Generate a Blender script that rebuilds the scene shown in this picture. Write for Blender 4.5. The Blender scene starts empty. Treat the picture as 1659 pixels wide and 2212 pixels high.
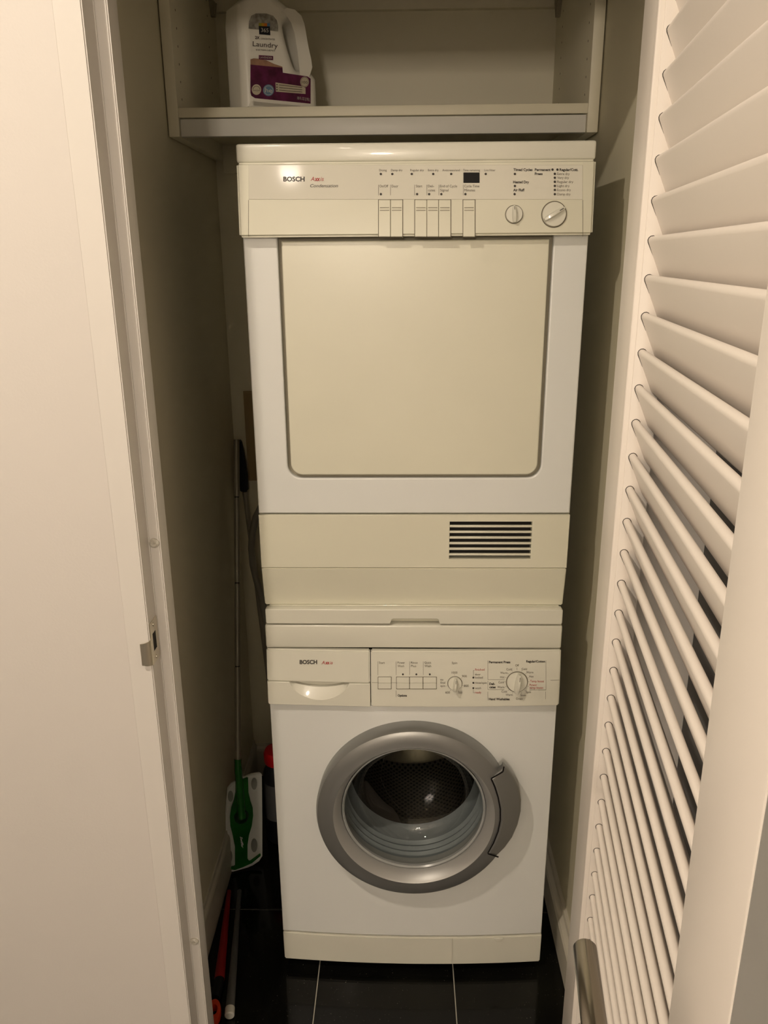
import bpy, bmesh, math, random
from mathutils import Vector, Matrix
random.seed(7)
S = bpy.context.scene
COL = S.collection

# ------------------------------------------------------------------ camera
F, CX, CY = 1719.7, 829.5, 1106.0
ay = Vector((38.5, -551, F)).normalized()                  # world +y in camera axes (x right, y down, z forward)
ad = Vector((39.5, 5370, F)); ad = (ad - ad.dot(ay) * ay).normalized()
az = -ad
ax = ay.cross(az)
CAM = Vector((-0.0225, -1.455, 1.595))
cam = bpy.data.objects.new('camera', bpy.data.cameras.new('camera'))
COL.objects.link(cam)
M = Matrix(((ax.x, -ax.y, -ax.z), (ay.x, -ay.y, -ay.z), (az.x, -az.y, -az.z)))
cam.matrix_world = Matrix.Translation(CAM) @ M.to_4x4()
cam.data.sensor_fit = 'HORIZONTAL'
cam.data.sensor_width = 36
cam.data.lens = F / 1659 * 36
cam.data.clip_start = 0.02
S.camera = cam

# ------------------------------------------------------------------ light
S.view_settings.view_transform = 'Standard'
S.view_settings.look = 'None'
S.view_settings.exposure = 1.14
S.view_settings.gamma = 1.0
S.view_settings.use_curve_mapping = False
W = bpy.data.worlds.new('world'); S.world = W; W.use_nodes = True
W.node_tree.nodes['Background'].inputs[0].default_value = (1.0, 0.86, 0.68, 1)
W.node_tree.nodes['Background'].inputs[1].default_value = 0.02
CEIL = 2.48
LAMPS_AND_FILL = [(-0.7225, -1.165, 7.6, 0.030, 'AREA', 0.012), (-0.52, -2.30, 14.0, 0.030, 'POINT', 0.050), (-0.38, -4.3, 138.0, 0.11, 'POINT', 0.50)]  # last entry is an unseen fill light added to brighten the closet
LIGHT_COL = (1.0, 0.86, 0.70)

# ------------------------------------------------------------------ helpers
def ray(px, py):
    r = Vector((px - CX, py - CY, F))
    return Vector((ax.dot(r), ay.dot(r), az.dot(r)))
def at(px, py, y=0.0):
    r = ray(px, py); return CAM + r * ((y - CAM.y) / r.y)
def atx(px, py, x):
    r = ray(px, py); return CAM + r * ((x - CAM.x) / r.x)
def atz(px, py, z):
    r = ray(px, py); return CAM + r * ((z - CAM.z) / r.z)

MATS = {}
def mat(name, col, rough=0.5, metal=0.0, spec=0.5, bump=0.0, bscale=200.0, var=0.0, vscale=4.0, coat=0.0, trans=0.0, ior=1.45, alpha=1.0):
    if name in MATS: return MATS[name]
    m = bpy.data.materials.new(name); m.use_nodes = True
    nt = m.node_tree; b = nt.nodes['Principled BSDF']
    b.inputs['Base Color'].default_value = (*col, 1)
    b.inputs['Roughness'].default_value = rough
    b.inputs['Metallic'].default_value = metal
    b.inputs['Specular IOR Level'].default_value = spec
    b.inputs['Coat Weight'].default_value = coat
    b.inputs['Coat Roughness'].default_value = 0.05
    b.inputs['Transmission Weight'].default_value = trans
    b.inputs['IOR'].default_value = ior
    b.inputs['Alpha'].default_value = alpha
    tc = nt.nodes.new('ShaderNodeTexCoord')
    if var > 0:
        n = nt.nodes.new('ShaderNodeTexNoise'); n.inputs['Scale'].default_value = vscale; n.inputs['Detail'].default_value = 3
        nt.links.new(tc.outputs['Object'], n.inputs['Vector'])
        r = nt.nodes.new('ShaderNodeValToRGB')
        r.color_ramp.elements[0].position = 0.3; r.color_ramp.elements[1].position = 0.7
        r.color_ramp.elements[0].color = (*[c * (1 - var) for c in col], 1)
        r.color_ramp.elements[1].color = (*[min(1, c * (1 + var * 0.5)) for c in col], 1)
        nt.links.new(n.outputs['Fac'], r.inputs['Fac']); nt.links.new(r.outputs['Color'], b.inputs['Base Color'])
    if bump > 0:
        n2 = nt.nodes.new('ShaderNodeTexNoise'); n2.inputs['Scale'].default_value = bscale; n2.inputs['Detail'].default_value = 2
        nt.links.new(tc.outputs['Object'], n2.inputs['Vector'])
        bp = nt.nodes.new('ShaderNodeBump'); bp.inputs['Strength'].default_value = bump; bp.inputs['Distance'].default_value = 0.001
        nt.links.new(n2.outputs['Fac'], bp.inputs['Height']); nt.links.new(bp.outputs['Normal'], b.inputs['Normal'])
    MATS[name] = m
    return m

def thing(name, label, cat, loc, group=None, kind=None):
    o = bpy.data.objects.new(name, None); COL.objects.link(o); o.location = loc
    o.empty_display_size = 0.05
    if label: o['label'] = label
    if cat: o['category'] = cat
    if group: o['group'] = group
    if kind: o['kind'] = kind
    return o
def root_of(o):
    while o.parent: o = o.parent
    return o
def link(name, me, m=None, parent=None, kind=None, smooth=False, label=None):
    o = bpy.data.objects.new(name, me)
    if m is not None and not me.materials: me.materials.append(m)
    COL.objects.link(o)
    if smooth:
        for p in me.polygons: p.use_smooth = True
        try: me.set_sharp_from_angle(angle=math.radians(38))
        except Exception: pass
    if parent:
        o.parent = parent
        off = root_of(parent).location
        me.transform(Matrix.Translation(-Vector(off)))
    if kind: o['kind'] = kind
    if label: o['label'] = label
    return o
def tag(o, label, cat, group=None):
    o['label'] = label; o['category'] = cat
    if group: o['group'] = group
    return o
def mesh(verts, faces, name='m'):
    me = bpy.data.meshes.new(name); me.from_pydata([tuple(v) for v in verts], [], faces); me.update()
    bm = bmesh.new(); bm.from_mesh(me); bmesh.ops.recalc_face_normals(bm, faces=bm.faces); bm.to_mesh(me); bm.free()
    return me
def box_bm(bm, x0, x1, y0, y1, z0, z1, bev=0.0, seg=2):
    r = bmesh.ops.create_cube(bm, size=1.0)
    for v in r['verts']:
        v.co = Vector(((x0 + x1) / 2 + v.co.x * (x1 - x0), (y0 + y1) / 2 + v.co.y * (y1 - y0), (z0 + z1) / 2 + v.co.z * (z1 - z0)))
    if bev > 0:
        es = list({e for v in r['verts'] for e in v.link_edges})
        bmesh.ops.bevel(bm, geom=es, offset=bev, segments=seg, affect='EDGES', profile=0.5)
def bm_mesh(bm):
    me = bpy.data.meshes.new('m'); bm.to_mesh(me); bm.free(); return me
def box(name, x0, x1, y0, y1, z0, z1, m, parent=None, bev=0.0, seg=2, **k):
    bm = bmesh.new(); box_bm(bm, x0, x1, y0, y1, z0, z1, bev, seg)
    return link(name, bm_mesh(bm), m, parent, smooth=bev > 0, **k)
def boxes(name, lst, m, parent=None, bev=0.0, **k):
    bm = bmesh.new()
    for b in lst: box_bm(bm, *b, bev)
    return link(name, bm_mesh(bm), m, parent, smooth=bev > 0, **k)
def lathe_me(prof, c, axis='y', n=64, a0=0.0, a1=2 * math.pi, closed=False):
    """prof: (r, h) along the axis; c: centre"""
    full = abs(a1 - a0 - 2 * math.pi) < 1e-6
    cnt = n if full else n + 1
    vs, fs = [], []
    for i in range(cnt):
        a = a0 + (a1 - a0) * i / n
        for r, h in prof:
            if axis == 'y': vs.append((c[0] + r * math.cos(a), c[1] + h, c[2] + r * math.sin(a)))
            elif axis == 'z': vs.append((c[0] + r * math.cos(a), c[1] + r * math.sin(a), c[2] + h))
            else: vs.append((c[0] + h, c[1] + r * math.cos(a), c[2] + r * math.sin(a)))
    k = len(prof); kk = k if closed else k - 1
    for i in range(n):
        j = (i + 1) % cnt
        for q in range(kk):
            q2 = (q + 1) % k
            fs.append((i * k + q, j * k + q, j * k + q2, i * k + q2))
    me = mesh(vs, fs)
    bm = bmesh.new(); bm.from_mesh(me); bmesh.ops.remove_doubles(bm, verts=bm.verts, dist=1e-6)
    bmesh.ops.dissolve_degenerate(bm, edges=bm.edges, dist=1e-7)
    bmesh.ops.recalc_face_normals(bm, faces=bm.faces); bm.to_mesh(me); bm.free()
    return me
def lathe(name, prof, c, m, parent=None, axis='y', n=64, **k):
    return link(name, lathe_me(prof, c, axis, n), m, parent, smooth=True, **k)
def tube_me(pts, r, n=12, flat=1.0):
    pts = [Vector(p) for p in pts]; rs = r if isinstance(r, (list, tuple)) else [r] * len(pts)
    vs, fs = [], []
    t0 = (pts[1] - pts[0]).normalized()
    ref = Vector((1, 0, 0)) if abs(t0.x) < 0.8 else Vector((0, 1, 0))
    for i, p in enumerate(pts):
        t = (pts[min(i + 1, len(pts) - 1)] - pts[max(i - 1, 0)]).normalized()
        a = t.cross(ref).normalized(); b = t.cross(a).normalized()
        for k in range(n):
            an = 2 * math.pi * k / n
            vs.append(p + a * math.cos(an) * rs[i] * flat + b * math.sin(an) * rs[i])
    for i in range(len(pts) - 1):
        for k in range(n):
            k2 = (k + 1) % n
            fs.append((i * n + k, i * n + k2, (i + 1) * n + k2, (i + 1) * n + k))
    fs.append(tuple(range(n))); fs.append(tuple(reversed(range((len(pts) - 1) * n, len(pts) * n))))
    return mesh(vs, fs)
def tube(name, pts, r, m, parent=None, n=12, flat=1.0, **k):
    return link(name, tube_me(pts, r, n, flat), m, parent, smooth=True, **k)
def ev_mesh(ob):
    dg = bpy.context.evaluated_depsgraph_get(); dg.update()
    me = bpy.data.meshes.new_from_object(ob.evaluated_get(dg))
    d = ob.data; bpy.data.objects.remove(ob); bpy.data.curves.remove(d)
    me.materials.clear()
    return me
def outline_me(loops, thick, bev=0.0, res=2):
    """loops: closed 2D loops (first the outline, then holes) in x,z; faces -y; front at y=0, back at y=thick"""
    cu = bpy.data.curves.new('c', 'CURVE'); cu.dimensions = '2D'; cu.fill_mode = 'BOTH'
    for lp in loops:
        sp = cu.splines.new('POLY'); sp.points.add(len(lp) - 1)
        for i, (x, z) in enumerate(lp): sp.points[i].co = (x, z, 0, 1)
        sp.use_cyclic_u = True
    cu.extrude = max(0.0, thick / 2 - bev); cu.bevel_depth = bev; cu.bevel_resolution = res; cu.offset = -bev
    ob = bpy.data.objects.new('c', cu); COL.objects.link(ob)
    me = ev_mesh(ob)
    for v in me.vertices:
        x, z, t = v.co; v.co = (x, thick / 2 - t, z)
    me.update()
    return me
def outline(name, loops, y0, thick, m, parent=None, bev=0.0, res=2, fn=None, **k):
    me = outline_me(loops, thick, bev, res)
    for v in me.vertices:
        v.co.y += y0
        if fn: v.co = fn(v.co)
    return link(name, me, m, parent, smooth=bev > 0, **k)
def rrect(x0, x1, z0, z1, r, n=6, corners=(1, 1, 1, 1)):
    """corners: bl, br, tr, tl"""
    out = []
    for (cx, cz, a, on) in ((x0, z0, 180, corners[0]), (x1, z0, 270, corners[1]), (x1, z1, 0, corners[2]), (x0, z1, 90, corners[3])):
        rr = r if on else 0.0005
        ccx = cx + rr * (1 if cx == x0 else -1); ccz = cz + rr * (1 if cz == z0 else -1)
        for i in range(n + 1 if on else 1):
            t = math.radians(a + 90 * i / n) if on else math.radians(a + 45)
            out.append((ccx + rr * math.cos(t), ccz + rr * math.sin(t)))
    return out
def subdiv_x(me, dx):
    """cut a mesh by x planes so a bulge can bend it"""
    bm = bmesh.new(); bm.from_mesh(me)
    xs = [v.co.x for v in bm.verts]; x = min(xs) + dx
    while x < max(xs) - 1e-4:
        bmesh.ops.bisect_plane(bm, geom=bm.verts[:] + bm.edges[:] + bm.faces[:], plane_co=(x, 0, 0), plane_no=(1, 0, 0), dist=1e-6)
        x += dx
    bm.to_mesh(me); bm.free()

# text ---------------------------------------------------------------
def text_me(s, bold=0.0, shear=0.0):
    cu = bpy.data.curves.new('t', 'FONT'); cu.body = s; cu.size = 1.0; cu.offset = bold; cu.shear = shear
    cu.resolution_u = 3; cu.extrude = 0.0
    ob = bpy.data.objects.new('t', cu); COL.objects.link(ob)
    return ev_mesh(ob)
CAP = None
def cap_h():
    global CAP
    if CAP is None:
        me = text_me('H'); CAP = max(v.co.y for v in me.vertices)
    return CAP
class Print:
    """collects flat printed marks on a surface: P(px,py)->point, raised 0.4 mm"""
    def __init__(s, surf, lift=0.0004): s.v = []; s.f = []; s.surf = surf; s.lift = lift
    def add(s, pts, faces):
        b = len(s.v); s.v += pts; s.f += [tuple(b + i for i in f) for f in faces]
    def text(s, t, x0, x1, base, cap, bold=0.0, shear=0.0, base2=None):
        me = text_me(t, bold, shear); mx = max(v.co.x for v in me.vertices); mn = min(v.co.x for v in me.vertices); h = cap_h()
        b2 = base if base2 is None else base2
        pts = []
        for v in me.vertices:
            u = (v.co.x - mn) / (mx - mn)
            pts.append(s.surf(x0 + (x1 - x0) * u, base + (b2 - base) * u - v.co.y / h * cap))
        s.add(pts, [tuple(p.vertices) for p in me.polygons]); bpy.data.meshes.remove(me)
    def rect(s, x0, y0, x1, y1, n=1):
        s.poly([(x0, y1), (x1, y1), (x1, y0), (x0, y0)])
    def line(s, x0, y0, x1, y1, w=0.8):
        d = Vector((x1 - x0, y1 - y0)).normalized(); nx, ny = -d.y * w / 2, d.x * w / 2
        s.poly([(x0 + nx, y0 + ny), (x0 - nx, y0 - ny), (x1 - nx, y1 - ny), (x1 + nx, y1 + ny)])
    def poly(s, p): s.add([s.surf(*q) for q in p], [tuple(range(len(p)))])
    def dot(s, x, y, r, n=14, ry=None):
        ry = ry or r
        s.poly([(x + r * math.cos(2 * math.pi * i / n), y - ry * math.sin(2 * math.pi * i / n)) for i in range(n)])
    def ring(s, x, y, r, w, n=40, a0=0, a1=360, ry=None):
        k = (ry or r) / r
        for i in range(n):
            a = math.radians(a0 + (a1 - a0) * i / n); b = math.radians(a0 + (a1 - a0) * (i + 1) / n)
            s.poly([(x + (r - w / 2) * math.cos(a), y - k * (r - w / 2) * math.sin(a)), (x + (r + w / 2) * math.cos(a), y - k * (r + w / 2) * math.sin(a)),
                    (x + (r + w / 2) * math.cos(b), y - k * (r + w / 2) * math.sin(b)), (x + (r - w / 2) * math.cos(b), y - k * (r - w / 2) * math.sin(b))])
    def build(s, name, m, parent, **k):
        if 'lettering' in name or 'seals' in name: k.setdefault('kind', 'stuff')
        me = bpy.data.meshes.new('p'); me.from_pydata([tuple(v) for v in s.v], [], s.f); me.update()
        return link(name, me, m, parent, **k)

# ------------------------------------------------------------------ materials
wall_m = mat('wall_paint', (0.67, 0.63, 0.59), 0.5, bump=0.15, bscale=260)
closet_m = mat('closet_paint', (0.76, 0.71, 0.54), 0.6, bump=0.2, bscale=160, var=0.05, vscale=3)
trim_m = mat('trim_paint', (0.70, 0.665, 0.62), 0.35, bump=0.05, bscale=90)
door_m = mat('door_paint', (0.86, 0.80, 0.735), 0.38, bump=0.12, bscale=120)
ceil_m = mat('ceiling_paint', (0.78, 0.75, 0.68), 0.8)
base_m = mat('baseboard_paint', (0.66, 0.62, 0.52), 0.4, var=0.06, vscale=6)
cab_m = mat('cabinet_laminate', (0.80, 0.755, 0.60), 0.42, bump=0.05, bscale=140)
cabw_m = mat('cabinet_white', (0.74, 0.73, 0.68), 0.4)
cream = mat('cream_plastic', (0.72, 0.70, 0.57), 0.28, coat=0.35, bump=0.02, bscale=300, var=0.03, vscale=5)
cream2 = mat('pale_cream_plastic', (0.72, 0.705, 0.61), 0.26, coat=0.3, bump=0.02, bscale=300, var=0.03, vscale=5)
white_e = mat('white_enamel', (0.75, 0.758, 0.735), 0.34, coat=0.2, bump=0.02, bscale=400)
plate_m = mat('glossy_label_film', (0.72, 0.695, 0.60), 0.075, spec=0.35)
black_m = mat('black_plastic', (0.006, 0.005, 0.005), 0.5, spec=0.25)
hole_m = mat('dark_inside', (0.012, 0.010, 0.008), 0.8)
ink_m = mat('black_print', (0.035, 0.028, 0.022), 0.5)
grey_ink = mat('grey_print', (0.12, 0.10, 0.075), 0.5)
red_ink = mat('red_print', (0.42, 0.03, 0.03), 0.5)
groove_m = mat('groove', (0.16, 0.14, 0.10), 0.7)
silver = mat('silver_paint', (0.285, 0.285, 0.275), 0.36, metal=0.65, bump=0.03, bscale=500)
silver_b = mat('silver_bevel', (0.46, 0.455, 0.44), 0.42, metal=0.5)
steel = mat('brushed_steel', (0.33, 0.30, 0.245), 0.24, metal=1.0)
rubber = mat('grey_rubber', (0.20, 0.215, 0.225), 0.42)
tile_m = None

def tile_material():
    m = bpy.data.materials.new('black_tile'); m.use_nodes = True
    nt = m.node_tree; b = nt.nodes['Principled BSDF']
    tc = nt.nodes.new('ShaderNodeTexCoord'); geo = nt.nodes.new('ShaderNodeNewGeometry')
    n = nt.nodes.new('ShaderNodeTexNoise'); n.inputs['Scale'].default_value = 260; n.inputs['Detail'].default_value = 2
    nt.links.new(geo.outputs['Position'], n.inputs['Vector'])
    r = nt.nodes.new('ShaderNodeValToRGB'); r.color_ramp.elements[0].position = 0.70; r.color_ramp.elements[1].position = 0.74
    r.color_ramp.elements[0].color = (0.0035, 0.0035, 0.003, 1); r.color_ramp.elements[1].color = (0.09, 0.085, 0.07, 1)
    nt.links.new(n.outputs['Fac'], r.inputs['Fac'])
    n2 = nt.nodes.new('ShaderNodeTexNoise'); n2.inputs['Scale'].default_value = 5
    nt.links.new(geo.outputs['Position'], n2.inputs['Vector'])
    mix = nt.nodes.new('ShaderNodeMixRGB'); mix.blend_type = 'ADD'; mix.inputs[0].default_value = 1
    r2 = nt.nodes.new('ShaderNodeValToRGB'); r2.color_ramp.elements[0].position = 0.45; r2.color_ramp.elements[1].position = 0.8
    r2.color_ramp.elements[0].color = (0, 0, 0, 1); r2.color_ramp.elements[1].color = (0.006, 0.006, 0.004, 1)
    nt.links.new(n2.outputs['Fac'], r2.inputs['Fac'])
    nt.links.new(r.outputs['Color'], mix.inputs[1]); nt.links.new(r2.outputs['Color'], mix.inputs[2])
    nt.links.new(mix.outputs['Color'], b.inputs['Base Color'])
    b.inputs['Roughness'].default_value = 0.10; b.inputs['Specular IOR Level'].default_value = 0.25
    return m
tile_m = tile_material()

# ------------------------------------------------------------------ room
XL, XR, YB = -0.497, 0.373, 0.74            # closet left, right, back
YF, YC = -0.341, -0.20                      # front wall: hall face, closet face
OL, OR_ = -0.416, 0.318                     # door opening
HZ = 2.05
HXL, HXR, HYB = -1.5, 0.425, -5.2            # hall
ST = dict(kind='structure')
floor = box('floor', HXL - .1, HXR + .1, HYB - .1, YB + .1, -0.06, -0.0022, mat('grout', (0.42, 0.40, 0.34), 0.85), **ST)
PT = 0.315; PY = 0.61; X0 = -0.2175; Y0 = 0.176
bm = bmesh.new(); box_bm(bm, 0.0013, PT - 0.0013, 0.0013, PY - 0.0013, -0.012, 0.0, 0.0009, 1)
tile_me = bm_mesh(bm); tile_me.materials.append(tile_m)
i0 = math.floor((HXL - X0) / PT); i1 = math.ceil((HXR - X0) / PT)
j0 = math.floor((HYB - Y0) / PY); j1 = math.ceil((YB - Y0) / PY)
for i in range(i0, i1):
    for j in range(j0, j1):
        t = bpy.data.objects.new('tile', tile_me); COL.objects.link(t); t.parent = floor
        t.location = (X0 + i * PT, Y0 + j * PY, 0)
box('ceiling', HXL - .1, HXR + .1, HYB - .1, YB + .1, CEIL, CEIL + .08, ceil_m, **ST)
box('wall_left', XL - .06, XL, YC, YB + .06, 0, CEIL, closet_m, **ST)
box('wall_right', XR, XR + .06, YC, YB + .06, 0, CEIL, closet_m, **ST)
box('wall_back', XL - .06, XR + .06, YB, YB + .06, 0, CEIL, closet_m, **ST)
wf = outline('wall_front', [[(HXL, 0), (OL - .037, 0), (OL - .037, HZ + .037), (OR_ + .037, HZ + .037), (OR_ + .037, 0), (HXR, 0), (HXR, CEIL), (HXL, CEIL)]], YF + .0015, YC - YF - .0015, wall_m, **ST)
box('wall_hall_left', HXL - .08, HXL, HYB, YF, 0, CEIL, wall_m, **ST)
box('wall_hall_right', HXR, HXR + .08, HYB, YF, 0, CEIL, mat('grey_wall_paint', (0.17, 0.165, 0.155), 0.6, bump=0.3, bscale=70), **ST)
box('wall_hall_rear', HXL, HXR, HYB - .08, HYB, 0, CEIL, wall_m, **ST)
# door frame: flat face, jamb and stop
def frame_profile(sx, x):
    # x: reveal position; sx: +1 frame lies on -x side (left), -1 on the right
    return [(x - sx * .037, YF), (x, YF), (x, YF + .042), (x + sx * .018, YF + .042), (x + sx * .018, YF + .072), (x, YF + .072), (x, YC), (x - sx * .037, YC)]
def extr_z(prof, z0, z1):
    n = len(prof); vs = [(x, y, z0) for x, y in prof] + [(x, y, z1) for x, y in prof]
    fs = [(i, (i + 1) % n, n + (i + 1) % n, n + i) for i in range(n)] + [tuple(range(n)), tuple(range(n, 2 * n))]
    me = mesh(vs, fs)
    bm = bmesh.new(); bm.from_mesh(me)
    es = [e for e in bm.edges if abs(e.verts[0].co.z - e.verts[1].co.z) > 0.5]
    bmesh.ops.bevel(bm, geom=es, offset=0.0018, segments=2, affect='EDGES'); bm.to_mesh(me); bm.free()
    return me
tl = link('trim_1', extr_z(frame_profile(1, OL), 0, HZ), trim_m, smooth=True, **ST)
tr = link('trim_2', extr_z(frame_profile(-1, OR_), 0, HZ), trim_m, smooth=True, **ST)
def trim3():
    p_ = [(YF, HZ + .037), (YF, HZ), (YF + .042, HZ), (YF + .042, HZ - .018), (YF + .072, HZ - .018), (YF + .072, HZ), (YC, HZ), (YC, HZ + .037)]
    n = len(p_); vs = [(OL - .037, y, z) for y, z in p_] + [(OR_ + .037, y, z) for y, z in p_]
    link('trim_3', mesh(vs, [(i, (i + 1) % n, n + (i + 1) % n, n + i) for i in range(n)] + [tuple(range(n)), tuple(range(n, 2 * n))]), trim_m, **ST)
trim3()
# silencer buttons on the stop
for (px, py) in ((333, 1174), (415, 2035)):
    p = at(px, py, YF + .040)
    lathe('door_bumper', [(0.0, -.0045), (.0016, -.0045), (.0017, -.003), (.0045, -.0042), (.0078, -.002), (.0082, 0.0015)], (OL + .0085, YF + .042, p.z), mat('clear_rubber', (0.55, 0.52, 0.45), 0.3), tl, n=24)
# strike plate: flat plate on the reveal, curved lip over the front edge
def strike():
    z = at(330, 1396, YF).z
    r = thing('strike_plate', None, None, (0, 0, 0)); bpy.data.objects.remove(r)
    bm = bmesh.new()
    x = OL + .0012
    # plate with latch hole, in y-z
    def q(y0, y1, z0, z1): box_bm(bm, OL - .002, x, y0, y1, z0, z1)
    ya, yb = YF + .004, YF + .038; ym0, ym1 = YF + .012, YF + .028; h = .035; hh = .015
    q(ya, yb, z + hh, z + h); q(ya, yb, z - h, z - hh); q(ya, ym0, z - hh, z + hh); q(ym1, yb, z - hh, z + hh)
    # curved lip
    k = 7; vs = []
    for i in range(k):
        a = math.radians(100 * i / (k - 1))
        px_ = OL + .0012 - .012 * (1 - math.cos(a)); py_ = YF + .004 - .011 * math.sin(a)
        for zz in (z - .034 + .004 * (i / k), z + .010 - .004 * (i / k)):
            vs.append((px_, py_, zz)); vs.append((px_ - .0012, py_ + .0004, zz))
    fs = []
    for i in range(k - 1):
        a = i * 4; b = a + 4
        fs += [(a, b, b + 2, a + 2), (a + 1, a + 3, b + 3, b + 1), (a, a + 1, b + 1, b), (a + 2, b + 2, b + 3, a + 3)]
    fs += [(0, 2, 3, 1), ((k - 1) * 4, (k - 1) * 4 + 1, (k - 1) * 4 + 3, (k - 1) * 4 + 2)]
    base = [bm.verts.new(v) for v in vs]
    for f in fs: bm.faces.new([base[i] for i in f])
    sp = link('strike_plate', bm_mesh(bm), mat('nickel', (0.62, 0.57, 0.47), 0.3, metal=0.9), tl)
    box('latch_hole', OL - .0005, OL + .0004, ym0, ym1, z - hh, z + hh, hole_m, sp)
    for dz in (.028, -.028):
        lathe('screw', [(0, .0016), (.0012, .0012), (.0034, .0014), (.0036, 0)], (OL + .0008, YF + .021, z + dz), MATS['nickel'], sp, axis='x', n=14)
strike()
# baseboards
def baseboard(name, axis, c, a0, a1, out, h=.12, t=.012):
    # out: direction sign of the protrusion
    prof = [(0, 0), (t, 0), (t, h * .80), (t * .85, h * .86), (t * .45, h * .92), (t * .35, h), (0, h)]
    n = len(prof)
    vs = []
    for a in (a0, a1):
        for p, z in prof:
            vs.append((c + out * p, a, z) if axis == 'x' else (a, c + out * p, z))
    fs = [(i, (i + 1) % n, n + (i + 1) % n, n + i) for i in range(n)] + [tuple(range(n)), tuple(range(n, 2 * n))]
    return link(name, mesh(vs, fs), base_m, **ST)
baseboard('baseboard_left', 'x', XL, YC, YB, 1, h=.125, t=.010)
baseboard('baseboard_right', 'x', XR, YC, YB, -1, h=.10, t=.024)
baseboard('baseboard_back', 'y', YB, XL + .010, XR - .024, -1, h=.115)

# ------------------------------------------------------------------ hall lamps and an added fill light
for n_, (lx, ly, pw, rad, lt, dz) in enumerate(LAMPS_AND_FILL):
    f_ = thing('ceiling_downlight', ['recessed round ceiling downlight nearest the closet', 'bare round bulb on the hall ceiling behind the viewer', 'white globe pendant hanging on a cord at the far end of the hall'][n_], 'light', (lx, ly, CEIL))
    lathe('trim_ring', [(.036, -.001), (.040, -.006), (.055, -.006), (.060, 0.0)], (lx, ly, CEIL), trim_m, f_, axis='z', n=40)
    em = bpy.data.materials.get('lamp_glow') or bpy.data.materials.new('lamp_glow'); em.use_nodes = True
    bs = em.node_tree.nodes['Principled BSDF']; bs.inputs['Emission Color'].default_value = (*LIGHT_COL, 1); bs.inputs['Emission Strength'].default_value = 8
    if lt == 'AREA': lathe('lens', [(0, -.0015), (.036, -.0015)], (lx, ly, CEIL), em, f_, axis='z', n=32)
    elif dz > .1:  # added fill light, given the shape of a hanging globe
        tube('cord', [(lx, ly, CEIL), (lx, ly, CEIL - dz + .08)], .003, black_m, f_, n=8)
        lathe('globe', [(.09 * math.sin(math.pi * i / 14), -dz - .09 * math.cos(math.pi * i / 14)) for i in range(15)], (lx, ly, CEIL), em, f_, axis='z', n=28)
    else: lathe('bulb', [(0, -.078), (.016, -.074), (.026, -.062), (.029, -.050), (.026, -.038), (.016, -.022), (.012, 0)], (lx, ly, CEIL), em, f_, axis='z', n=24)
    ld = bpy.data.lights.new('downlight', lt); ld.energy = pw; ld.color = LIGHT_COL
    if lt == 'AREA': ld.shape = 'DISK'; ld.size = rad * 2
    else: ld.shadow_soft_size = rad
    lo = bpy.data.objects.new('downlight', ld); COL.objects.link(lo); lo.parent = f_; lo.location = (0, 0, -dz)

# ------------------------------------------------------------------ louvered door (door_1)
U = Vector((0.1167, 0.9932, 0)).normalized(); V = Vector((U.y, -U.x, 0))
P0 = Vector((0.2685, -0.455, 0)) - V * .008
def dpt(s, t, z): return P0 - U * s + V * t + Vector((0, 0, z))    # s toward the free edge, t through the thickness
SH, SN0, SN1, TH = -.128, .486, .608, .036
door = thing('door_1', 'white louvered door standing open on the right', None, dpt(SH, 0, 0.012), kind='structure')
def dbox(name, s0, s1, t0, t1, z0, z1, m, parent, bev=0.0, **k):
    bm = bmesh.new(); box_bm(bm, s0, s1, t0, t1, z0, z1, bev)
    me = bm_mesh(bm)
    for v in me.vertices: v.co = dpt(*v.co)
    me.flip_normals()
    return link(name, me, m, parent, smooth=bev > 0, **k)
ZB, ZT = .012, 2.035
dbox('stile', SH, -.010, 0, TH, ZB, ZT, door_m, door, .0015)
dbox('stile', SN0, SN1, 0, TH, ZB, ZT, door_m, door, .0015)
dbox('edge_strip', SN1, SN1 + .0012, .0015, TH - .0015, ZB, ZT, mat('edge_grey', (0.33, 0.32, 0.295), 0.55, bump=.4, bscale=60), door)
dbox('rail', -.010, SN0, 0, TH, ZB, .20, door_m, door, .001)
dbox('rail', -.010, SN0, 0, TH, 1.935, ZT, door_m, door, .001)
# moulded bead along the far stile
dbox('bead', -.012, -.002, -.0030, .012, .20, 1.935, door_m, door, .0028)
dbox('bead', -.002, .0, .004, TH, .20, 1.935, door_m, door, .0008)
# slats
PITCH = .0438; SL = math.radians(67); LEN = .058; TK = .0097
znose = CAM.z + 0.0  # z of the first nose, measured from the photograph
p_ = atx(1399, 509, dpt(0, .008, 0).x); znose = p_.z - .0055
prof = []
n_ = 6
dirv = Vector((math.cos(SL), -math.sin(SL))); nrm = Vector((math.sin(SL), math.cos(SL)))
c0 = Vector((.008 + TK / 2, 0)); c1 = c0 + dirv * (LEN - TK)
for i in range(n_ + 1):
    a = math.pi * i / n_
    prof.append(c0 + (nrm * math.cos(a) - dirv * math.sin(a)) * TK / 2)
for i in range(n_ + 1):
    a = math.pi * i / n_
    prof.append(c1 + (-nrm * math.cos(a) + dirv * math.sin(a)) * TK / 2)
np_ = len(prof)
vs = [dpt(0.0, p.x, p.y) for p in prof] + [dpt(SN0, p.x, p.y) for p in prof]
fs = [(i, (i + 1) % np_, np_ + (i + 1) % np_, np_ + i) for i in range(np_)] + [tuple(range(np_)), tuple(range(np_, 2 * np_))]
slat_me = mesh(vs, fs); slat_me.materials.append(door_m)
for p in slat_me.polygons: p.use_smooth = True
slat_me.set_sharp_from_angle(angle=math.radians(50))
slat_me.transform(Matrix.Translation(-door.location))
k0 = math.ceil((.24 - znose) / PITCH); k1 = math.floor((1.935 - znose) / PITCH)
first = None
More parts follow.
